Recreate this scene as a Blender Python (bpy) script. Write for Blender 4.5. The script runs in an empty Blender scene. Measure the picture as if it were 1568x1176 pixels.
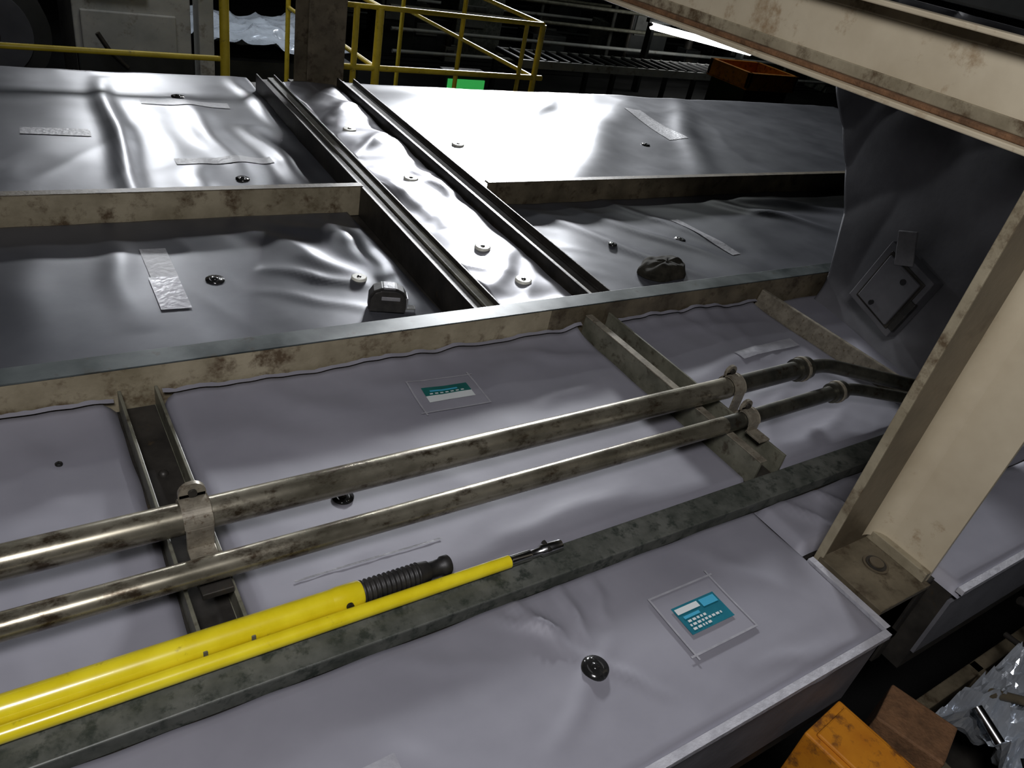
import bpy, math, random
from mathutils import Vector, Matrix, noise
random.seed(7)
S=bpy.context.scene
COL=S.collection
try:
    S.view_settings.view_transform='Standard'
    S.view_settings.look='None'
except Exception: pass

# ------------------------------------------------------------------ materials
def mat(name, c1, c2=None, rough=.5, metal=0., scale=8., bump=.0, bscale=40., rvar=.0,
        c3=None, c3amt=.5, stretch=(1,1,1), detail=6., coat=0., emis=None, es=0., spec=.5):
    m=bpy.data.materials.new(name); m.use_nodes=True
    nt=m.node_tree; N=nt.nodes; L=nt.links
    b=N['Principled BSDF']
    tc=N.new('ShaderNodeTexCoord'); mp=N.new('ShaderNodeMapping')
    mp.inputs['Scale'].default_value=stretch
    L.new(tc.outputs['Object'],mp.inputs['Vector'])
    no=N.new('ShaderNodeTexNoise'); no.inputs['Scale'].default_value=scale; no.inputs['Detail'].default_value=detail
    no.inputs['Roughness'].default_value=.6
    L.new(mp.outputs[0],no.inputs['Vector'])
    cr=N.new('ShaderNodeValToRGB')
    c2=c2 or c1
    cr.color_ramp.elements[0].position=.35; cr.color_ramp.elements[0].color=(*c1,1)
    cr.color_ramp.elements[1].position=.65; cr.color_ramp.elements[1].color=(*c2,1)
    L.new(no.outputs[0],cr.inputs[0])
    out=cr.outputs[0]
    if c3:
        n2=N.new('ShaderNodeTexNoise'); n2.inputs['Scale'].default_value=scale*2.3; n2.inputs['Detail'].default_value=8
        n2.inputs['Roughness'].default_value=.7
        L.new(mp.outputs[0],n2.inputs['Vector'])
        r2=N.new('ShaderNodeValToRGB')
        r2.color_ramp.elements[0].position=c3amt; r2.color_ramp.elements[0].color=(0,0,0,1)
        r2.color_ramp.elements[1].position=min(1,c3amt+.14); r2.color_ramp.elements[1].color=(1,1,1,1)
        L.new(n2.outputs[0],r2.inputs[0])
        mx=N.new('ShaderNodeMixRGB'); L.new(r2.outputs[0],mx.inputs[0]); L.new(out,mx.inputs[1])
        mx.inputs[2].default_value=(*c3,1); out=mx.outputs[0]
    L.new(out,b.inputs['Base Color'])
    b.inputs['Metallic'].default_value=metal
    b.inputs['Roughness'].default_value=rough
    b.inputs['Specular IOR Level'].default_value=spec
    b.inputs['Coat Weight'].default_value=coat
    if rvar:
        mr=N.new('ShaderNodeMapRange'); mr.inputs[3].default_value=max(.05,rough-rvar); mr.inputs[4].default_value=min(1,rough+rvar)
        L.new(no.outputs[0],mr.inputs[0]); L.new(mr.outputs[0],b.inputs['Roughness'])
    if bump:
        nb=N.new('ShaderNodeTexNoise'); nb.inputs['Scale'].default_value=bscale; nb.inputs['Detail'].default_value=4
        L.new(mp.outputs[0],nb.inputs['Vector'])
        bp=N.new('ShaderNodeBump'); bp.inputs['Strength'].default_value=bump; bp.inputs['Distance'].default_value=.01
        L.new(nb.outputs[0],bp.inputs['Height']); L.new(bp.outputs[0],b.inputs['Normal'])
    if emis:
        b.inputs['Emission Color'].default_value=(*emis,1); b.inputs['Emission Strength'].default_value=es
    return m

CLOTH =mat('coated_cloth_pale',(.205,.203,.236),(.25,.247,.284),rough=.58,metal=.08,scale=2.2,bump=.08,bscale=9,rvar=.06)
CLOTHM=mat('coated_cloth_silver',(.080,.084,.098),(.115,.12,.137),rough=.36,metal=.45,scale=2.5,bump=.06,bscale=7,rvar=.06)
CLOTHS=mat('coated_cloth_satin',(.19,.19,.215),(.27,.27,.295),rough=.38,metal=.5,scale=3,bump=.06,bscale=9,rvar=.05)
CLOTHD=mat('coated_cloth_dark',(.085,.085,.095),(.125,.125,.138),rough=.7,metal=.0,scale=4,bump=.25,bscale=12)
TRIM  =mat('cloth_binding',(.32,.32,.35),(.40,.40,.43),rough=.6,scale=20,bump=.3,bscale=60)
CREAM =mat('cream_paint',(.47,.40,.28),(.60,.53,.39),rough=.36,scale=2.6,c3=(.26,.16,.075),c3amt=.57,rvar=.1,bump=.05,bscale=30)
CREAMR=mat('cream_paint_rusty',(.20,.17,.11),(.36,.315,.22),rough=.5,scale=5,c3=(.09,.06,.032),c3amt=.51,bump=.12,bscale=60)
BROWN =mat('dark_brown_paint',(.075,.062,.040),(.155,.128,.084),rough=.45,scale=7,c3=(.048,.034,.02),c3amt=.52,bump=.1,bscale=60)
FLANGE=mat('shaded_olive_paint',(.07,.055,.035),(.14,.11,.07),rough=.35,scale=4,c3=(.05,.032,.018),c3amt=.55,bump=.08,bscale=50)  # shade on the post flange is put into this darker colour
RUST  =mat('rust',(.09,.045,.02),(.20,.10,.045),rough=.8,scale=25,bump=.3,bscale=120)
DSTEEL=mat('dark_steel',(.022,.020,.018),(.055,.05,.043),rough=.45,metal=.4,scale=8,c3=(.08,.055,.03),c3amt=.6,bump=.1)
GREEN =mat('green_painted_steel',(.06,.066,.056),(.125,.13,.115),rough=.42,metal=.15,scale=13,c3=(.035,.042,.035),c3amt=.5,rvar=.1)
GREENB=mat('green_top_flange',(.035,.045,.045),(.09,.105,.105),rough=.35,metal=.3,scale=7,c3=(.045,.035,.022),c3amt=.58,rvar=.1)
GREYP =mat('grey_green_painted_channel',(.085,.085,.062),(.17,.165,.125),rough=.45,scale=12,c3=(.05,.042,.028),c3amt=.54)
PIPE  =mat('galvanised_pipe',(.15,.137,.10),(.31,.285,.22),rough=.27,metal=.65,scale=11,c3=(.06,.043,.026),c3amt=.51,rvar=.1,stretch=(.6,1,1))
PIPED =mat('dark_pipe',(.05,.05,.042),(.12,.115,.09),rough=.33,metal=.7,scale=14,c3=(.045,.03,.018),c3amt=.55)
CLAMP =mat('clamp_steel',(.17,.15,.115),(.30,.27,.21),rough=.4,metal=.3,scale=30,c3=(.09,.06,.035),c3amt=.55)
YEL   =mat('yellow_fibreglass',(.72,.58,.01),(.84,.71,.025),rough=.28,scale=12,c3=(.32,.24,.02),c3amt=.61,coat=.3)
YELR  =mat('yellow_rail_paint',(.46,.35,.02),(.60,.47,.04),rough=.4,scale=10,c3=(.2,.15,.03),c3amt=.58)
BLACK =mat('black_rubber',(.012,.012,.012),(.03,.028,.026),rough=.5,scale=30,bump=.1)
BLACKG=mat('black_gloss',(.01,.01,.01),(.02,.02,.02),rough=.15,scale=10)
CHROME=mat('bright_steel',(.42,.42,.42),(.58,.58,.58),rough=.22,metal=1.,scale=20)
WHITE =mat('white_disc',(.62,.62,.54),(.74,.74,.66),rough=.4,scale=30)
TEAL  =mat('teal_label',(.01,.11,.155),(.015,.15,.20),rough=.3,scale=10)
TEALD =mat('dark_green_label',(.01,.09,.08),(.012,.12,.11),rough=.3,scale=10)
SKY   =mat('light_blue_print',(.05,.32,.48),rough=.35)
INK   =mat('white_print',(.55,.58,.58),rough=.4)
TAPE  =mat('clear_tape',(.28,.28,.31),(.36,.36,.39),rough=.3,scale=30,bump=.2,bscale=50,metal=.1)
TAPED =mat('dull_tape',(.19,.19,.205),(.25,.25,.265),rough=.42,scale=30,bump=.2,bscale=50,metal=.1)
ORANGE=mat('orange_paint',(.46,.155,.01),(.60,.235,.015),rough=.5,scale=8,c3=(.16,.06,.015),c3amt=.52)
RAG   =mat('oily_cloth',(.016,.015,.011),(.035,.032,.024),rough=.95,scale=25,bump=.2,spec=.15)
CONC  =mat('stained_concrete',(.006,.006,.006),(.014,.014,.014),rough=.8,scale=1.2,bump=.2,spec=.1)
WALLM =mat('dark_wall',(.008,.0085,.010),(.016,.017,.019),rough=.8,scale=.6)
MGREY =mat('machine_grey',(.22,.23,.22),(.33,.33,.31),rough=.5,scale=3,c3=(.11,.09,.07),c3amt=.55)
MGREYD=mat('machine_grey_dim',(.06,.065,.06),(.12,.12,.11),rough=.5,scale=3,c3=(.035,.03,.025),c3amt=.56)
MDARK =mat('machine_dark',(.010,.012,.012),(.028,.030,.030),rough=.5,metal=.3,scale=3)
GLOW  =mat('tabletop_glow',(.9,.9,.9),emis=(1,1,.97),es=8.)  # emission replaces light falling on a table top
GREENG=mat('green_indicator',(.03,.3,.07),emis=(.1,1,.2),es=.28)
PLAST =mat('clear_plastic',(.42,.45,.49),(.56,.60,.65),rough=.15,scale=8,metal=.55,bump=.3,bscale=18)

# ------------------------------------------------------------------ builder
class B:
    def __init__(s): s.v=[];s.f=[];s.m=[];s.sm=[];s.mats=[]
    def mi(s,m):
        if m not in s.mats: s.mats.append(m)
        return s.mats.index(m)
    def add(s,v,f,m,smooth=False):
        o=len(s.v); s.v+= [tuple(a) for a in v]; i=s.mi(m)
        for q in f: s.f.append([o+a for a in q]); s.m.append(i); s.sm.append(smooth)
        return s
    def box(s,lo,hi,m,rot=None):
        x0,y0,z0=lo;x1,y1,z1=hi
        v=[Vector(p) for p in [(x0,y0,z0),(x1,y0,z0),(x1,y1,z0),(x0,y1,z0),(x0,y0,z1),(x1,y0,z1),(x1,y1,z1),(x0,y1,z1)]]
        if rot:
            c=sum(v,Vector())/8; R=rot if isinstance(rot,Matrix) else Matrix.Rotation(rot,3,'Z')
            v=[c+R@(p-c) for p in v]
        return s.add(v,[(0,3,2,1),(4,5,6,7),(0,1,5,4),(1,2,6,5),(2,3,7,6),(3,0,4,7)],m)
    def prof(s,pts,p0,p1,m,up=(0,0,1),smooth=False,sub=1):
        p0=Vector(p0);p1=Vector(p1);d=(p1-p0).normalized();u=Vector(up);sd=d.cross(u).normalized();u=sd.cross(d)
        n=len(pts);v=[]
        for k in range(sub+1):
            c=p0.lerp(p1,k/sub)
            v+=[c+sd*a+u*b for a,b in pts]
        f=[]
        for k in range(sub):
            for i in range(n):
                j=(i+1)%n; f.append((k*n+i,k*n+j,(k+1)*n+j,(k+1)*n+i))
        s.add(v,f,m,smooth)
        s.add(v[:n],[tuple(range(n))[::-1]],m); s.add(v[-n:],[tuple(range(n))],m)
        return s
    def tube(s,path,rs,m,seg=24,cap=True):
        path=[Vector(p) for p in path]
        if not isinstance(rs,(list,tuple)): rs=[rs]*len(path)
        v=[];f=[]
        pa=None
        for k,p in enumerate(path):
            d=(path[min(k+1,len(path)-1)]-path[max(k-1,0)]).normalized()
            if pa is None:
                ref=Vector((0,0,1)) if abs(d.z)<.9 else Vector((1,0,0))
                a=d.cross(ref).normalized()
            else: a=(pa-d*pa.dot(d)).normalized()
            pa=a;b=d.cross(a)
            for i in range(seg):
                t=2*math.pi*i/seg; v.append(p+(a*math.cos(t)+b*math.sin(t))*rs[k])
        for k in range(len(path)-1):
            for i in range(seg):
                j=(i+1)%seg; f.append((k*seg+i,k*seg+j,(k+1)*seg+j,(k+1)*seg+i))
        s.add(v,f,m,True)
        if cap:
            s.add(v[:seg],[tuple(range(seg))[::-1]],m); s.add(v[-seg:],[tuple(range(seg))],m)
        return s
    def dome(s,c,r,h,m,seg=24,rings=5):
        v=[];f=[];c=Vector(c)
        for k in range(rings):
            t=k/rings*math.pi/2
            for i in range(seg):
                a=2*math.pi*i/seg; v.append(c+Vector((r*math.cos(t)*math.cos(a),r*math.cos(t)*math.sin(a),h*math.sin(t))))
        v.append(c+Vector((0,0,h)))
        for k in range(rings-1):
            for i in range(seg):
                j=(i+1)%seg; f.append((k*seg+i,k*seg+j,(k+1)*seg+j,(k+1)*seg+i))
        for i in range(seg): f.append(((rings-1)*seg+i,(rings-1)*seg+(i+1)%seg,rings*seg))
        return s.add(v,f,m,True)
    def grid(s,fn,nx,ny,m,smooth=True):
        v=[fn(i/nx,j/ny) for j in range(ny+1) for i in range(nx+1)]
        w=nx+1
        f=[(j*w+i,j*w+i+1,(j+1)*w+i+1,(j+1)*w+i) for j in range(ny) for i in range(nx)]
        return s.add(v,f,m,smooth)
    def done(s,name,bevel=0,parent=None,origin=True):
        me=bpy.data.meshes.new(name); 
        c=Vector((0,0,0))
        if origin:
            lo=Vector([min(p[i] for p in s.v) for i in range(3)]);hi=Vector([max(p[i] for p in s.v) for i in range(3)])
            c=Vector(((lo.x+hi.x)/2,(lo.y+hi.y)/2,lo.z))
        me.from_pydata([tuple(Vector(p)-c) for p in s.v],[],s.f)
        for m in s.mats: me.materials.append(m)
        me.polygons.foreach_set('material_index',s.m); me.polygons.foreach_set('use_smooth',s.sm)
        me.update()
        o=bpy.data.objects.new(name,me); COL.objects.link(o); o.location=c
        if parent:
            o.parent=parent; o.location=c-parent.location
        if bevel:
            md=o.modifiers.new('bevel','BEVEL'); md.width=bevel; md.segments=2; md.limit_method='ANGLE'; md.angle_limit=math.radians(50)
        return o

def U(w,h,t):
    a=w/2; return [(-a,0),(a,0),(a,h),(a-t,h),(a-t,t),(-a+t,t),(-a+t,h),(-a,h)]

# ------------------------------------------------------------------ room shell
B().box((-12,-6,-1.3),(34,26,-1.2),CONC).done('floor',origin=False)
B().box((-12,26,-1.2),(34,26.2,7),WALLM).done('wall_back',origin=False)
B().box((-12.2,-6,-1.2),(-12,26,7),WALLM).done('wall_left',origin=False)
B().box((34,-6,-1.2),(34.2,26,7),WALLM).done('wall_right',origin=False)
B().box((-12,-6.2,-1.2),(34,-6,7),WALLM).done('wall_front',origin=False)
B().box((-12,-6,7),(34,26,7.2),WALLM).done('ceiling',origin=False)

# ------------------------------------------------------------------ deck body
d=B()
d.box((-1.2,.405,-.34),(1.60,1.8,-.032),DSTEEL)
d.box((1.60,.66,-.34),(3.6,1.8,-.032),DSTEEL)
d.box((1.93,.405,-.34),(3.6,.66,-.032),DSTEEL)
d.box((-1.2,1.8,-.34),(7.4,4.93,-.032),DSTEEL)
d.box((-1.2,.395,-.26),(1.60,.405,-.05),CLOTHD); d.box((1.93,.395,-.26),(3.6,.405,-.05),CLOTHD)
for x in (-.9,1.0,3.2,5,7.1):
    for y in (.7,4.7):
        if x>3.5 and y<1: y=2.2
        d.prof(U(.12,.12,.012),(x,y,-1.2),(x,y,-.34),DSTEEL,up=(0,1,0))
d.done('machine_deck',origin=False)

# ------------------------------------------------------------------ beams
b=B()
b.prof([(0,0),(0,.13),(-.07,.13),(-.07,.122),(-.008,.122),(-.008,0)][::-1],(-1.2,1.79,-.03),(1.55,1.79,-.03),CREAMR)
b.prof([(0,0),(0,.13),(-.07,.13),(-.07,.122),(-.008,.122),(-.008,0)][::-1],(1.55,1.79,-.03),(3.35,1.79,-.03),BROWN)  # right length of the beam in a darker brown than the left
b.box((-1.2,1.788,.1),(3.35,1.862,.104),GREENB)
b.done('steel_beam',bevel=.003)
for x0,x1,mm in ((-1.2,1.33,CREAMR),(1.96,7.2,BROWN)):
    b=B()
    b.prof([(0,0),(0,.13),(-.035,.13),(-.035,.124),(-.008,.124),(-.008,0)][::-1],(x0,2.925,-.03),(x1,2.925,-.03),mm)
    b.box((x0,2.922,.100),(x1,2.962,.103),BROWN)
    b.done('steel_beam',bevel=.002)
for a0,a1,side in ((1.335,1.445,1),(1.825,1.935,-1)):
    b=B()
    b.prof([(-.055,0),(.055,0),(.055,.13),(.047,.13),(.047,.10),(-.047,.10),(-.047,.13),(-.055,.13)],(a0,1.865,-.03),(a1-.006,4.62,-.03),DSTEEL)
    s_=.03*side
    b.prof([(s_-.018,.1),(s_+.018,.1),(s_+.018,.112),(s_-.018,.112)],(a0,1.865,-.03),(a1-.006,4.62,-.03),GREYP if side>0 else BROWN)
    b.done('channel_rail',bevel=.002)
def cross(x,w,h,y0,y1,m1,m2,z=-.028):
    b=B(); b.prof(U(w,h,.008),(x,y0,z),(x,y1,z),m1)
    b.box((x-w/2+.01,y0+.005,z+.009),(x+w/2-.01,y1-.005,z+.012),m2)
    return b
c=cross(.235,.095,.068,.93,1.785,GREYP,DSTEEL)
for y in (1.0,1.16,1.34,1.5): c.dome((.235,y,-.016),.012,.01,DSTEEL,12,3)
c.done('cross_channel',bevel=.002)
c=cross(1.765,.115,.088,.93,1.785,GREYP,DSTEEL)
c.box((1.706,.93,.06),(1.735,1.785,.064),CLAMP)
c.done('cross_channel',bevel=.002)
c=B(); c.prof([(-.05,0),(.05,0),(.05,.01),(-.02,.09),(-.035,.09),(-.05,.02)],(2.70,.93,-.028),(2.70,1.785,-.028),CLAMP)
c.dome((2.69,1.74,.045),.014,.012,RUST,12,3)
c.done('cross_channel',bevel=.003)
g=B(); g.box((-1.2,.845,-.028),(3.3,.925,.012),GREEN); g.done('flat_steel_bar',bevel=.003)

# ------------------------------------------------------------------ blankets
SURF=[]
def surf(x,y,default=0.):
    for (x0,x1,y0,y1,sk,hf) in SURF:
        xx=x-sk*(y-y0)
        if x0<=xx<=x1 and y0<=y<=y1: return hf(xx,y)
    return default
def ridge(n): return (1-min(1,abs(n)*2.2))**2
def wr(x,y,seed,a_soft,a_crease,fs=1.,ang=.6,aniso=3.):
    z=a_soft*noise.noise(Vector((x*2.2*fs,y*2.2*fs,seed)))
    z+=a_soft*.4*noise.noise(Vector((x*5*fs,y*5*fs,seed+9)))
    for k,aa in enumerate((ang,ang+1.3)):
        u=x*math.cos(aa)+y*math.sin(aa); v=-x*math.sin(aa)+y*math.cos(aa)
        wx=.25*noise.noise(Vector((x*1.7,y*1.7,seed+20+k)))
        n=noise.noise(Vector((u*1.1*fs+wx,(v+wx)*aniso*1.5*fs,seed+3*k)))
        msk=max(0,noise.noise(Vector((x*1.3*fs,y*1.3*fs,seed+40+k*5)))+.15)
        z+=a_crease*ridge(n)*msk*1.6
    return z
def blanket(x0,x1,y0,y1,m,seed,soft=.004,crease=.006,fs=1.,ang=.6,step=.016,z=0.,folds=(),skew=0,trim=None,bulge=0,name='insulation_blanket',aniso=3.,low=-.028,wob=.006,hem=0,fk=1.):
    nx=max(8,int((x1-x0)/step)); ny=max(8,int((y1-y0)/step))
    def hf(X,Y):
        h=wr(X,Y,seed,soft,crease,fs,ang,aniso)
        for (ax,ay,bx,by,w,am) in folds:
            dx,dy=bx-ax,by-ay; L=math.hypot(dx,dy)
            tt=((X-ax)*dx+(Y-ay)*dy)/L/L
            if -.12<tt<1.12:
                wv=.25*w*math.sin(tt*9+ax*7)
                dd=((X-ax)*-dy+(Y-ay)*dx)/L+wv
                if abs(dd)<w*3:
                    tp=max(0,1-abs(tt-.5)*1.6)**.6
                    h+=fk*am*tp*math.exp(-(dd/w)**2)
        if bulge: h+=bulge*max(0,math.sin(math.pi*min(1,max(0,(X-x0)/(x1-x0)))))**.6
        if hem:
            dy=max(0,1-(y1-Y)/.14); h+=hem*dy*dy*(1+.9*noise.noise(Vector((X*5,seed,2)))+.5*noise.noise(Vector((X*14,seed,7))))
        return z+h
    def fn(s,t,lift=0):
        X=x0+(x1-x0)*s; Y=y0+(y1-y0)*t
        ex=min(X-x0,x1-X); ey=min(Y-y0,y1-Y); e=min(ex,ey)
        H_=hf(X,Y); h=H_-z
        Z=H_
        if e<.02 and not lift and not(hem and y1-Y<.02 and ex>.02): Z=(z+h*.4)-(.012)*(1-e/.02)
        if e<1e-5 and not lift: Z=low
        PX,PY=X,Y
        if wob and e<.03:
            PX+=wob*noise.noise(Vector((X*7,Y*7,seed+60))); PY+=wob*noise.noise(Vector((X*7,Y*7,seed+70)))
        PX+=skew*(Y-y0)
        return (PX,PY,Z+lift)
    SURF.append((x0,x1,y0,y1,skew,hf))
    b=B(); b.grid(fn,nx,ny,m)
    if hem:
        hw=.013/(y1-y0)
        b.grid(lambda s,t: fn(.004+.992*s,1-hw-.002+t*hw*(1+.3*noise.noise(Vector((s*60,3,seed)))),.0025),nx,2,m)
    if trim:
        for tr in trim: b.box(*tr,TRIM)
    return b.done(name,origin=False)

K=.6
blanket(-1.2,1.612,.39,.843,CLOTH,1,soft=.003,crease=.002,fk=.95,step=.012,folds=[
   (.80,.84,.86,.66,.016,.016),(.93,.83,.90,.67,.013,.016),(1.02,.82,.97,.70,.016,.012),(.70,.50,.95,.66,.02,.006),
   (1.30,.80,1.45,.60,.03,.005),(.3,.75,.6,.45,.04,.004),(.75,.80,.86,.72,.012,.012),(1.20,.47,1.45,.42,.02,.005),(.88,.64,.98,.50,.012,.005),(.5,.8,.7,.7,.02,.005)],
   trim=[((-1.2,.384,-.012),(1.622,.402,.004)),((1.602,.384,-.012),(1.622,.64,.004))])
blanket(1.63,3.3,.665,.843,CLOTH,2,soft=.004,crease=.006,fs=1.5,ang=1.2,folds=[(1.7,.84,1.78,.67,.02,.014),(1.85,.84,1.9,.67,.02,.016),(2.0,.84,2.1,.68,.02,.014)])
blanket(1.93,3.3,.39,.66,CLOTH,3,soft=.004,crease=.003,trim=[((1.93,.384,-.012),(3.3,.402,.004))])
blanket(-1.2,.182,.93,1.786,CLOTH,4,soft=.005,crease=.003,hem=.02,fk=K,folds=[(-.05,1.75,.02,1.45,.04,.012),(-.2,1.3,.15,1.5,.05,.01)])
blanket(.288,1.70,.93,1.786,CLOTH,5,soft=.006,crease=.003,hem=.02,fk=K,folds=[(.5,1.75,.75,1.55,.05,.014),(.8,1.7,1.0,1.6,.04,.012),
   (1.2,1.6,1.5,1.7,.05,.018),(1.3,1.45,1.6,1.5,.03,.014),(.35,1.6,.75,1.45,.05,.01),(1.3,1.72,1.68,1.60,.03,.018),(.9,1.0,1.3,1.03,.03,.008)])
blanket(1.828,2.645,.93,1.786,CLOTH,6,soft=.007,crease=.007,fs=1.3,hem=.02,fk=K,folds=[(1.9,1.7,2.5,1.65,.03,.014),(1.9,1.4,2.5,1.5,.04,.016)])
blanket(2.755,3.3,.93,1.786,CLOTH,7,soft=.008,crease=.008)
# middle row
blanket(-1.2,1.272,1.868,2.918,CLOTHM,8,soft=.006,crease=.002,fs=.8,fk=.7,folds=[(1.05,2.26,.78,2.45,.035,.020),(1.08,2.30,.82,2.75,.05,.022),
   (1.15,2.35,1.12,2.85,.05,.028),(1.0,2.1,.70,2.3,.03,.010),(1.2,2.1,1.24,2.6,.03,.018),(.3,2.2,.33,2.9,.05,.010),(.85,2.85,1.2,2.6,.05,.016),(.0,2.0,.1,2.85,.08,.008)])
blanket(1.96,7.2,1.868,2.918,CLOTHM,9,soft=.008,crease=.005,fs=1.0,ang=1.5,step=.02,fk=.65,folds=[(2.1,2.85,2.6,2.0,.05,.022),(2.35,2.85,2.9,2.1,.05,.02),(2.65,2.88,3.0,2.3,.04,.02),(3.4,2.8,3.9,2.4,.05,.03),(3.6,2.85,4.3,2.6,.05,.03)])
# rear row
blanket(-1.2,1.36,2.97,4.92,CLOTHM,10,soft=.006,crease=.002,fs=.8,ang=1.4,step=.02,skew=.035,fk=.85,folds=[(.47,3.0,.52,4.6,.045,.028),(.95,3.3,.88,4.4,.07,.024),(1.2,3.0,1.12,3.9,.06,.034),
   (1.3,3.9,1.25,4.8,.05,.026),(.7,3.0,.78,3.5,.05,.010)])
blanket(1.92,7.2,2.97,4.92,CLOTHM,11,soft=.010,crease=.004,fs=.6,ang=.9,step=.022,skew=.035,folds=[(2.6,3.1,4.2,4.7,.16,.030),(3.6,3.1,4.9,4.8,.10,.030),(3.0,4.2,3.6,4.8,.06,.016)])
# centre strip between the rails
blanket(1.395,1.765,1.87,4.62,CLOTHS,12,soft=.018,crease=.008,fs=1.6,ang=.9,step=.012,z=.054,skew=.04,aniso=1.5,bulge=.018,fk=.75,folds=[(1.42,2.0,1.7,2.3,.04,.018),(1.45,3.2,1.5,2.6,.04,.026),(1.62,3.4,1.7,2.8,.03,.018),(1.45,3.4,1.7,3.7,.04,.02),(1.45,3.9,1.7,4.2,.04,.022)])

# ------------------------------------------------------------------ post and overhead beam
p=B()
T=.014; HZ=1.02
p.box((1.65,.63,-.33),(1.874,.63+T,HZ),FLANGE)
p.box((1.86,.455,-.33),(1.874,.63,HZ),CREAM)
p.box((1.644,.625,-.33),(1.651,.648,HZ),CREAMR)
n=9; v=[]
for z in (.02,HZ):
    for i in range(n):
        t=i/(n-1)*math.pi/2
        v.append((1.81+.05*math.sin(t),.58+.05*math.cos(t),z))
p.add(v,[(i,i+1,n+i+1,n+i) for i in range(n-1)],CREAM,True)
p.box((1.64,.44,-.012),(1.86,.632,.004),BROWN)
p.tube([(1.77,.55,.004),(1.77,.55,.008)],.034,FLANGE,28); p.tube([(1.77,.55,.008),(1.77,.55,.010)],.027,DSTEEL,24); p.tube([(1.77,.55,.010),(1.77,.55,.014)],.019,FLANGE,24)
p.box((1.86,.45,-.33),(1.90,.63,.0),DSTEEL)
p.box((1.838,.455,.004),(1.86,.63,.035),CREAMR)
p.done('steel_post',bevel=.002)
o=B()
o.prof([(.07,0),(.07,.012),(.012,.012),(.012,.193),(.07,.193),(.07,.205),(0,.205),(0,0)],(1.875,4.6,1.02),(1.875,-.4,1.02),CREAM)
o.box((1.835,-.4,1.0325),(1.862,4.6,1.045),RUST)
o.box((1.856,-.4,1.045),(1.8635,4.6,1.075),CREAMR)
o.box((1.856,-.4,1.19),(1.864,4.6,1.213),CREAMR)
o.done('overhead_channel_beam',bevel=.003)
h=B(); h.box((1.90,-.4,1.25),(2.9,4.4,1.9),MDARK)
for y in (0,.8,1.6,2.4,3.2,4.0): h.box((1.885,y,1.25),(1.90,y+.05,1.9),MDARK)
h.done('overhead_machine_housing',bevel=.006)

# ------------------------------------------------------------------ hanging blanket
def cur(s,t):
    zz=-.02+1.22*t
    yl=1.74+.50*t-.06*math.sin(t*5); yr=.94-.05*t
    y=yl+(yr-yl)*s
    x=3.07-.22*s+.02*t
    x+=.03*noise.noise(Vector((y*3,zz*2.5,5)))+.02*ridge(noise.noise(Vector((y*3+zz*2,zz*1.3,8))))
    if t<.12: x-=.08*(1-t/.12)**2
    return (x,y,zz)
c=B(); c.grid(cur,70,80,CLOTHD)
hb=c.done('hanging_insulation_blanket',origin=False)
md=hb.modifiers.new('t','SOLIDIFY'); md.thickness=.012; md.offset=1
q=B()
R=Matrix.Rotation(.25,3,'X')@Matrix.Rotation(-.15,3,'Z')
q.box((2.87,1.26,.11),(2.93,1.51,.39),CLOTHD,rot=R)
q.box((2.864,1.285,.135),(2.872,1.485,.365),DSTEEL,rot=R); q.box((2.852,1.297,.147),(2.866,1.473,.353),CLOTHD,rot=R)
q.box((2.845,1.355,.36),(2.855,1.43,.49),TAPED,rot=Matrix.Rotation(-.35,3,'X'))
q.tube([(2.857,1.34,.31),(2.843,1.34,.31)],.012,BLACKG,16); q.tube([(2.857,1.42,.18),(2.843,1.42,.18)],.009,BLACKG,16)
q.box((2.845,1.27,.12),(2.865,1.30,.26),BLACK,rot=R)
q.done('cloth_pouch',bevel=.008,parent=hb)

# ------------------------------------------------------------------ pipes
def arc(pts,n=6):
    out=[]
    P=[Vector(p) for p in pts]
    out.append(P[0])
    for i in range(1,len(P)-1):
        a=P[i].lerp(P[i-1],min(.4,.05/(P[i]-P[i-1]).length));c=P[i].lerp(P[i+1],min(.4,.05/(P[i+1]-P[i]).length))
        for k in range(n+1):
            t=k/n; out.append(a*(1-t)**2+P[i]*2*t*(1-t)+c*t*t)
    out.append(P[-1]); return out
p=B()
p.tube([(-1.2,1.22,.1),(1.84,1.22,.1)],.034,PIPE,32)
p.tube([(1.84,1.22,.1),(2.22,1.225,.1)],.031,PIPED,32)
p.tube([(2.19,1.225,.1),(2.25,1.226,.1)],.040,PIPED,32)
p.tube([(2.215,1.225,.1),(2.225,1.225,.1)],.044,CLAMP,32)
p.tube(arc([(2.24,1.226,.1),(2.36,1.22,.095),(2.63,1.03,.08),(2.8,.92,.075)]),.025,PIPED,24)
p.done('steel_pipe')
p=B()
p.tube([(-1.2,1.08,.085),(1.7,1.085,.085)],.026,PIPE,32)
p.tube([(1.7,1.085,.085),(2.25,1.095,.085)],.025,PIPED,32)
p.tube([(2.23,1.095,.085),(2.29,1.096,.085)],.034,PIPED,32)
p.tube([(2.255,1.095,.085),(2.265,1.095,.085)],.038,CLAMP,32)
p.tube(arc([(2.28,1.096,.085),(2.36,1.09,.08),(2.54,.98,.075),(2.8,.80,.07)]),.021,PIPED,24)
p.done('steel_pipe')
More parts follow.
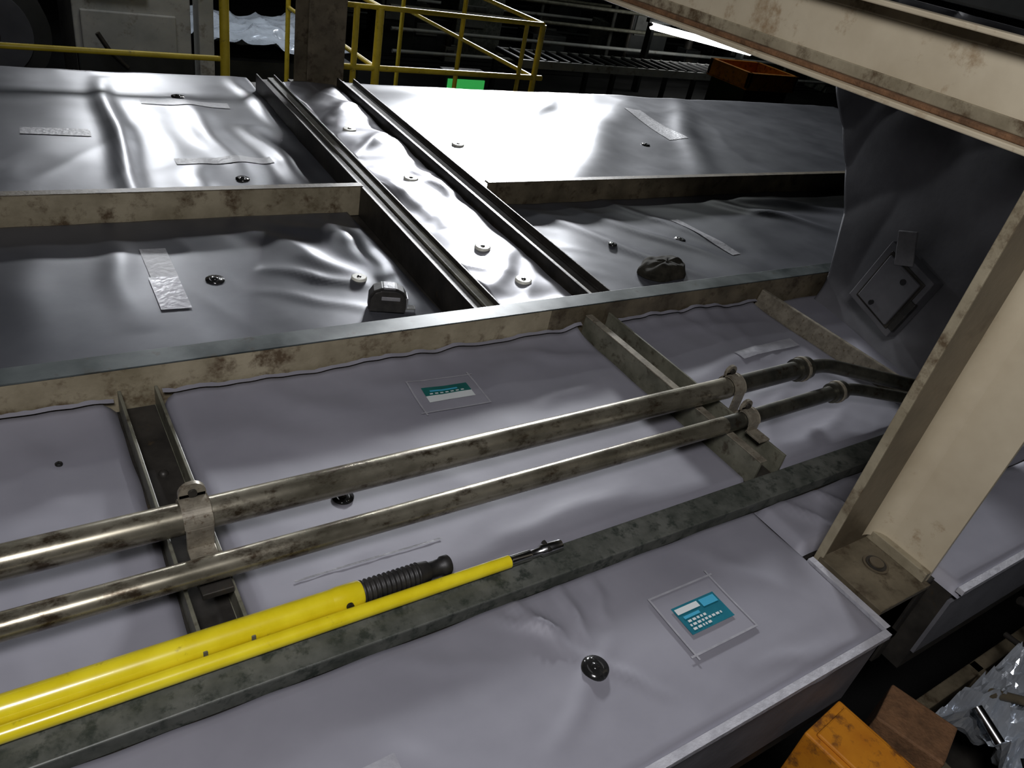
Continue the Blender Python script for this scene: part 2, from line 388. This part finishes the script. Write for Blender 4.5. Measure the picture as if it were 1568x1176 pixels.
def clamp(x,y,z,r,w,zb):
    c=B()
    v=[];n=25
    for X in (x-w/2,x+w/2):
        for rr in (r+.001,r+.007):
            for i in range(n):
                t=math.pi*i/(n-1); v.append((X,y+rr*math.cos(t),z+rr*math.sin(t)))
    f=[]
    for i in range(n-1):
        f+=[(n+i,n+i+1,3*n+i+1,3*n+i),(i,n+i,n+i+1,i+1),(2*n+i,2*n+i+1,3*n+i+1,3*n+i)]
    c.add(v,f,CLAMP,False)
    for sg in (-1,1):
        yy=y+sg*(r+.0045)
        c.box((x-w/2,yy-.003,zb),(x+w/2,yy+.003,z+.002),CLAMP)
    yy=y+r*.55
    c.box((x-w/2,yy,z+r*.6),(x+w/2,yy+.01,z+r+.012),CLAMP)
    c.tube([(x,yy,z+r+.010),(x,yy+.01,z+r+.010)],w*.5,CLAMP,20)
    c.tube([(x,yy-.006,z+r+.014),(x,yy+.016,z+r+.014)],.009,DSTEEL,12)
    c.box((x-w/2,y-r-.06,zb),(x+w/2,y-r,zb+.008),CLAMP)
    return c
clamp(.245,1.22,.1,.034,.055,.042).done('pipe_clamp',bevel=.002)
clamp(1.865,1.22,.1,.034,.045,.02).done('pipe_clamp',bevel=.002)
clamp(1.80,1.085,.085,.026,.045,.06).done('pipe_clamp',bevel=.002)
c=B(); c.box((.215,1.045,.042),(.275,1.115,.057),DSTEEL); c.box((.218,1.11,.057),(.272,1.118,.09),CLAMP); c.done('pipe_saddle',bevel=.002)

# ------------------------------------------------------------------ yellow poles
y=B()
y.tube([(-1.0,.957,.030),(.44,.957,.030)],.026,YEL,32)
y.tube([(.44,.957,.030),(.455,.957,.030),(.50,.957,.030),(.505,.957,.030)],[.026,.0275,.0275,.025],YEL,32)
y.tube([(.47,.932,.035),(.47,.926,.035)],.008,DSTEEL,12)
path=[];rs=[]
for i in range(60):
    t=i/59; path.append((.505+.13*t,.957,.030)); rs.append(.024+.002*math.sin(t*math.pi*2*12))
y.tube(path,rs,BLACK,28)
y.tube([(.635,.957,.03),(.64,.957,.03),(.66,.957,.03),(.662,.957,.03),(.69,.957,.03),(.695,.957,.03),(.71,.957,.03),(.713,.957,.03)],[.026,.024,.022,.018,.018,.022,.022,.019],BLACK,24)
y.done('telescopic_pole')
y=B()
y.tube([(-1.0,.913,.0275),(.845,.913,.0275)],.015,YEL,24)
y.tube([(.845,.913,.0275),(.85,.913,.0275),(.90,.913,.027),(.905,.913,.027)],[.015,.013,.013,.010],CHROME,20)
y.tube([(.905,.913,.026),(.93,.913,.026),(.935,.913,.026),(.99,.912,.026)],[.010,.010,.015,.014],CHROME,8)
y.tube([(.95,.90,.034),(.95,.93,.034)],.006,DSTEEL,10)
y.done('hooked_pole')

# ------------------------------------------------------------------ labels (draped on the cloth)
def label(cx,cy,w,h,pw,ph,rot,two,nm):
    b=B()
    Rm=Matrix.Rotation(rot,3,'Z')
    def sheet(x0,y0,x1,y1,lift,m):
        nx=max(1,int((x1-x0)/.012)); ny=max(1,int((y1-y0)/.012))
        def fn(s,t):
            p_=Rm@Vector((x0+(x1-x0)*s,y0+(y1-y0)*t,0)); X=cx+p_.x; Y=cy+p_.y
            return (X,Y,surf(X,Y)+lift)
        b.grid(fn,nx,ny,m)
    sheet(-pw/2,-ph/2,pw/2,ph/2,.003,CLOTH)
    e=.005
    for q in ((-pw/2-.012,-ph/2,pw/2,-ph/2+e),(-pw/2,ph/2-e,pw/2+.008,ph/2),(-pw/2,-ph/2-.01,-pw/2+e,ph/2),(pw/2-e,-ph/2,pw/2,ph/2+.012)):
        sheet(*q,.0042,TAPE)
    if two:
        sheet(-w/2,-h/2,w/2,-.005,.0055,INK); sheet(-w/2,-.005,w/2,h/2,.0055,TEALD)
        sheet(-w/2+.02,.010,w/2-.04,.017,.0065,SKY)
        for k in range(7): sheet(-w/2+.015+k*.017,-.001,-w/2+.025+k*.017,.004,.0065,INK)
    else:
        sheet(-w/2,-h/2,w/2,h/2,.0055,TEAL)
        sheet(-w/2+.004,h*.22,-w/2+w*.55,h*.42,.0065,INK)
        sheet(-w/2+w*.6,h*.15,w/2-.006,h*.42,.0065,SKY)
        sheet(-w/2+.012,h*.02,-w/2+w*.45,h*.12,.0065,SKY)
        for k,(a,c_) in enumerate(((.1,.55),(.05,.8),(.05,.45))):
            xx=-w/2+.01+a*.05
            random.seed(k)
            while xx<-w/2+w*c_:
                l=random.uniform(.004,.011); sheet(xx,-h*.08-k*h*.14-.003,xx+l,-h*.08-k*h*.14+.003,.0065,INK); xx+=l+.004
    b.done(nm)
label(1.20,.625,.135,.075,.20,.165,0,False,'name_plate')
label(1.04,1.57,.15,.068,.215,.155,-.05,True,'name_plate')

def pin(x,yy,r,white=False):
    b=B(); z=surf(x,yy)+.004
    if white:
        b.tube([(x,yy,z-.006),(x,yy,z+.003),(x,yy,z+.005)],[r,r,r*.85],WHITE,24); b.dome((x,yy,z+.005),r*.3,.004,CHROME,12,3)
        b.done('insulation_washer')
    else:
        b.tube([(x,yy,z-.008),(x,yy,z+.000),(x,yy,z+.002),(x,yy,z+.000)],[r,r,r*.85,r*.6],BLACKG,28,cap=False); b.tube([(x,yy,z-.006),(x,yy,z+.001)],r*.62,BLACK,24); b.dome((x,yy,z+.001),r*.34,r*.18,BLACKG,16,4)
        b.done('insulation_pin')
for a in ((.873,.612,.029),(.585,2.40,.031),(.59,1.265,.026),(.925,3.27,.030),(2.76,2.39,.028),(2.33,2.39,.02),(.92,4.45,.034),(.03,1.58,.008),(3.7,3.75,.03)): pin(*a)
for a in ((1.06,2.30,.028),(2.25,3.73,.035),(2.2,3.15,.035),(1.63,3.07,.034),(1.60,2.35,.032),(1.61,2.06,.032),(1.6,3.74,.034)): pin(*a,white=True)
def tape(x0,y0,x1,y1,w,m=TAPED,lift=.0025,name='adhesive_tape'):
    b=B(); dx,dy=x1-x0,y1-y0;L=math.hypot(dx,dy);nx,ny=-dy/L*w/2,dx/L*w/2
    def fn(s,t):
        k=(t-.5)*2
        X=x0+dx*s+nx*k; Y=y0+dy*s+ny*k
        return (X,Y,surf(X,Y)+lift+.0006*noise.noise(Vector((s*20,t*6,x0*9))))
    b.grid(fn,max(6,int(L/.015)),max(2,int(w/.015)),m); b.done(name)
tape(.44,2.66,.435,2.43,.085,TAPED); tape(.43,2.44,.425,2.22,.09,TAPE,.004)
tape(.72,4.36,1.15,4.32,.09); tape(.70,3.5,1.12,3.49,.075); tape(.15,3.88,.42,3.86,.09)
tape(2.93,2.62,2.97,2.2,.06); tape(4.2,4.5,4.06,3.81,.15)
tape(.345,.565,.43,.565,.12,TAPE); tape(2.2,1.46,2.55,1.48,.05,TAPE)
tape(.40,1.055,.75,1.057,.005,TAPED,.002,'blanket_seam')

# ------------------------------------------------------------------ tape measure
t=B()
Rz=Matrix.Rotation(-.35,3,'Z'); c0=Vector((1.07,2.085,surf(1.07,2.085)+.006))
prof=[(-.055,0),(.055,0),(.058,.02),(.056,.045),(.045,.062),(.025,.072),(-.02,.072),(-.042,.062),(-.054,.042)]
def place(pl): return [c0+Rz@Vector(p_)*1.15 for p_ in pl]
for (ya,yb,mm,sc) in ((-.032,-.02,BLACK,.94),(-.02,.02,BLACK,1.),(.02,.032,BLACK,.94)):
    n=len(prof); vv=place([(a*sc,ya,b_*sc+.002) for a,b_ in prof]+[(a*sc,yb,b_*sc+.002) for a,b_ in prof])
    t.add(vv,[(i,(i+1)%n,n+(i+1)%n,n+i) for i in range(n)]+[tuple(range(n))[::-1],tuple(range(n,2*n))],mm)
def lb(lo,hi,mm):
    vv=place([(x_,y_,z_) for z_ in (lo[2],hi[2]) for x_,y_ in ((lo[0],lo[1]),(hi[0],lo[1]),(hi[0],hi[1]),(lo[0],hi[1]))])
    t.add(vv,[(0,3,2,1),(4,5,6,7),(0,1,5,4),(1,2,6,5),(2,3,7,6),(3,0,4,7)],mm)
lb((-.02,-.0335,.04),(.035,-.0305,.052),TAPED); lb((.045,-.021,.01),(.060,.021,.045),TAPED)
lb((-.015,-.021,.07),(.02,.021,.076),TAPED)
lb((.055,-.013,.004),(.085,.013,.007),CHROME); lb((.083,-.013,-.004),(.086,.013,.008),CHROME)
t.done('tape_measure',bevel=.004)
r=B()
def rg(s,t_):
    a=s*2*math.pi; ph=t_*math.pi/2
    rr=math.cos(ph)**.6*(1+.2*noise.noise(Vector((math.cos(a)*1.5,math.sin(a)*1.5,ph))))
    return (2.41+.14*rr*math.cos(a)+.03*rr*math.sin(a), 2.12+.085*rr*math.sin(a), .002+.05*math.sin(ph)**.7*(1+.25*noise.noise(Vector((math.cos(a)*2,math.sin(a)*2,ph*2)))))
r.grid(rg,48,18,RAG); r.done('oily_rag')

# ------------------------------------------------------------------ lower right clutter
k=B()
k.box((1.385,.15,-.42),(1.545,.37,-.20),ORANGE,rot=.12); k.box((1.40,.17,-.2),(1.53,.35,-.19),ORANGE,rot=.12)
k.box((1.42,.20,-1.2),(1.50,.32,-.42),RUST); k.done('orange_steel_bracket',bevel=.006)
k=B()
k.box((1.75,.18,-.52),(1.90,.36,-.34),RUST,rot=.3); k.box((1.79,.22,-1.2),(1.86,.3,-.52),DSTEEL); k.done('rusty_block',bevel=.005)
k=B()
k.box((1.95,-.35,-1.2),(3.4,.35,-.62),DSTEEL); 
for x in (1.95,2.4,2.9,3.36): k.box((x,-.35,-.62),(x+.04,.35,-.52),BROWN)
k.box((1.95,.31,-.62),(3.4,.35,-.52),BROWN); k.box((1.95,-.35,-.62),(3.4,-.31,-.52),BROWN); k.done('parts_bin',bevel=.004)
k=B()
def pl(s,t_):
    x=2.0+1.35*s; yy=-.28+.56*t_
    return (x,yy,-.47+.12*noise.noise(Vector((x*8,yy*8,3)))+.10*ridge(noise.noise(Vector((x*9,yy*9,1))))+.05*ridge(noise.noise(Vector((x*20,yy*20,4)))))
k.grid(pl,130,60,PLAST,smooth=False); k.done('crumpled_plastic_film',origin=False)
k=B()
random.seed(3)
for i in range(18):
    x=random.uniform(1.95,3.1);yy=random.uniform(-.2,.32);a=random.uniform(0,3.1);l=random.uniform(.06,.2)
    z=random.uniform(-.38,-.33); k.tube([(x,yy,z),(x+l*math.cos(a),yy+l*.6*math.sin(a),z+random.uniform(-.04,.05))],random.uniform(.008,.018),random.choice([CHROME,DSTEEL,MDARK,BROWN]),10)
k.done('metal_offcuts')

# ------------------------------------------------------------------ column, railings
c=B()
c.box((1.70,4.66,-.02),(1.93,4.675,6.9),BROWN); c.box((1.70,4.885,-.02),(1.93,4.9,6.9),BROWN); c.box((1.805,4.675,-.02),(1.825,4.885,6.9),BROWN)
c.box((1.67,4.64,-.02),(1.96,4.92,.0),DSTEEL)
c.done('steel_column',bevel=.003)
r=B()
YR=5.6;TZ=.35;MZ=-.07;FZ=-1.2
def rail(x0,x1,z,yy=YR,rr=.018): r.tube([(x0,yy,z),(x1,yy,z)],rr,YELR,12)
def post(x,z1,yy=YR,w=.022): r.tube([(x,yy,FZ),(x,yy,z1)],w,YELR,12)
rail(-1.2,1.47,MZ); rail(-1.2,1.47,TZ+.12); post(1.47,1.2,w=.032); post(-.2,TZ+.12)
rail(2.2,4.0,TZ); rail(2.2,4.1,MZ,rr=.022); post(2.39,TZ); post(2.57,TZ,w=.03); post(2.2,TZ+.6); post(3.86,TZ,w=.018); post(4.02,TZ,w=.025)
for z in (TZ,MZ): r.tube([(4.02,YR,z),(4.02,8.2,z)],.018,YELR,12)
for yy in (6.9,8.2): post(4.02,TZ,yy)
r.tube([(2.57,YR,MZ),(2.57,7.6,MZ)],.018,YELR,12); r.tube([(2.57,YR,TZ),(2.57,7.6,TZ)],.018,YELR,12); post(2.57,TZ,7.6)
r.done('yellow_safety_railing',origin=False)

# ------------------------------------------------------------------ background plant
m=B()
m.box((.75,7.2,-1.2),(1.62,8.2,.9),MGREY); m.box((.80,7.17,-.45),(1.50,7.2,-.15),MGREY); m.box((1.66,7.1,-1.2),(1.78,7.3,2.5),MGREY)
m.tube([(.9,7.1,-.3),(.97,7.1,-.42),(1.1,7.1,-.55)],.02,DSTEEL,10); m.box((.75,7.12,-.95),(1.62,7.19,-.45),MDARK)
m.box((.85,7.16,.0),(1.3,7.2,.02),DSTEEL); m.box((.85,7.16,.35),(1.3,7.2,.37),DSTEEL)
m.done('machine_cabinet',bevel=.01)
m=B(); m.tube([(.15,6.9,-.3),(.15,7.9,-.3)],.42,MDARK,40); m.tube([(.15,6.85,-.3),(.15,6.9,-.3)],.30,CLOTHM,40); m.tube([(.15,6.8,-.3),(.15,6.86,-.3)],.09,DSTEEL,20)
m.box((-.2,6.95,-1.2),(.5,7.85,-.6),MDARK); m.done('motor_housing')
m=B()
def ps(s,t_):
    x=2.0+1.6*s; yy=8.3+1.6*t_
    return (x,yy,-.62+.10*noise.noise(Vector((x*2.5,yy*2.5,3)))+.06*ridge(noise.noise(Vector((x*3,yy*3,1)))))
m.grid(ps,60,50,PLAST); m.box((2.0,8.3,-1.2),(3.6,9.9,-.74),MDARK); m.done('wrapped_pallet',origin=False)
def conv(y0,z,x0,x1,nm,mm):
    m=B()
    for yy in (y0,y0+.6):
        m.prof([(-.02,-.05),(.02,-.05),(.02,.05),(-.02,.05)],(x0,yy,z),(x1,yy,z),mm)
    x=x0
    while x<x1:
        m.tube([(x,y0,z+.03),(x,y0+.6,z+.03)],.035,MDARK,10); x+=.2
    x=x0
    while x<=x1:
        for yy in (y0,y0+.6): m.box((x-.03,yy-.03,-1.2),(x+.03,yy+.03,z-.06),MDARK)
        x+=1.6
    m.done(nm,origin=False)
conv(8.7,-.66,6.0,11.6,'roller_conveyor',MGREY)
random.seed(11)
for (ya,yb,xa,xb,nn) in ((10.4,12.6,5,15,16),(12.9,15.5,5,20,18),(16,19.5,2,24,24)):
    m=B()
    for i in range(nn):
        x=random.uniform(xa,xb);yy=random.uniform(ya,yb-.7);w=random.uniform(.2,.9);hh=random.uniform(.2,1.3)
        mm=random.choice([MDARK,MDARK,DSTEEL,MDARK,GREEN,MGREYD])
        m.box((x,yy,-1.2),(x+w,yy+w*.7,-1.2+hh),mm)
        m.box((x+w*.1,yy-.02,-1.2+hh*.5),(x+w*.6,yy,-1.2+hh*.85),random.choice([DSTEEL,MGREYD]))
        m.tube([(x+w*.3,yy+w*.3,-1.2+hh),(x+w*.3,yy+w*.3,-1.05+hh)],w*.2,DSTEEL,14)
        if i%3==0: m.tube([(x,yy,-1.2),(x,yy,1.8)],.035,random.choice([MGREYD,DSTEEL]),8)
    for j in range(5):
        z=-1.0+j*.27; m.tube([(xa,ya+.1*j,z),(xb,ya+.1*j,z)],.028,random.choice([MGREY,GREYP,MDARK]),8)
    m.done('production_machinery',origin=False,bevel=.01)
m=B(); m.tube([(9.0,9.7,-.20),(11.3,9.6,-.42)],.05,GLOW,12); m.box((8.95,9.72,-.16),(11.3,9.8,-.10),MDARK); m.box((9.0,9.68,-1.2),(9.06,9.8,-.16),MDARK); m.box((11.2,9.68,-1.2),(11.26,9.8,-.4),MDARK)  # glowing tube stands in for a brightly lit table top
m.done('glowing_tabletop_strip',origin=False)
m=B(); m.box((5.05,8.9,-1.2),(5.65,9.1,-.86),MDARK); m.box((5.08,8.88,-1.10),(5.62,8.9,-.95),GREENG); m.done('indicator_panel')
m=B(); m.box((7.9,6.6,-1.2),(8.7,7.2,-.30),MDARK); m.box((7.85,6.55,-.30),(8.75,7.25,-.28),ORANGE)
for q in ((7.85,6.55,8.75,6.6),(7.85,7.2,8.75,7.25),(7.85,6.55,7.9,7.25),(8.7,6.55,8.75,7.25)): m.box((q[0],q[1],-.28),(q[2],q[3],-.10),ORANGE)
m.done('orange_crate',bevel=.005)

# ------------------------------------------------------------------ lights
def lamp(loc,target,sx,sy,e,col=(1,1,1),spread=180):
    l=bpy.data.lights.new('area_lamp','AREA'); l.shape='RECTANGLE'; l.size=sx; l.size_y=sy; l.energy=e; l.color=col; l.spread=math.radians(spread)
    o=bpy.data.objects.new('area_lamp',l); COL.objects.link(o); o.location=loc
    o.rotation_euler=(Vector(target)-Vector(loc)).to_track_quat('-Z','Y').to_euler(); return o
lamp((-.3,-.3,2.5),(.9,1.0,0),.8,.6,58,(1,.98,1.0))  # key light added above the camera, brightens the front deck like a flash
lamp((8.6,13.2,3.3),(3.4,4.0,0),1.8,.7,150,(.95,.97,1),45)
lamp((1.85,12.1,3.1),(.6,3.7,0),.35,.25,10,(.95,.97,1),50)
lamp((3.4,8.6,3.1),(1.2,2.4,0),.5,.3,13,(.95,.97,1),60)
lamp((2.6,8.6,2.0),(2.8,9.1,-1),1.0,.5,18,(.85,.92,1),80)  # added light, brightens the wrapped pallet
lamp((9,8,4.5),(9,10,-1),3,.5,50,(.95,1,.95))  # extra light put over the conveyor to lift the background
lamp((1.3,6.3,2.6),(1.4,7.0,-.2),1.0,.3,9,(1,1,1),110)  # weak fill added to bring out the machine cabinet
w=bpy.data.worlds.new('World'); S.world=w; w.use_nodes=True
w.node_tree.nodes['Background'].inputs[0].default_value=(.5,.55,.65,1); w.node_tree.nodes['Background'].inputs[1].default_value=.04

# ------------------------------------------------------------------ camera
cam=bpy.data.cameras.new('camera'); cam.sensor_width=36; cam.lens=26.885; cam.clip_start=.02; cam.clip_end=200
co=bpy.data.objects.new('camera',cam); COL.objects.link(co)
co.matrix_world=Matrix(((.8336,.1619,-.5282,0),(-.5205,.5506,-.6526,0),(.18517,.81894,.54325,1.3),(0,0,0,1)))
S.camera=co
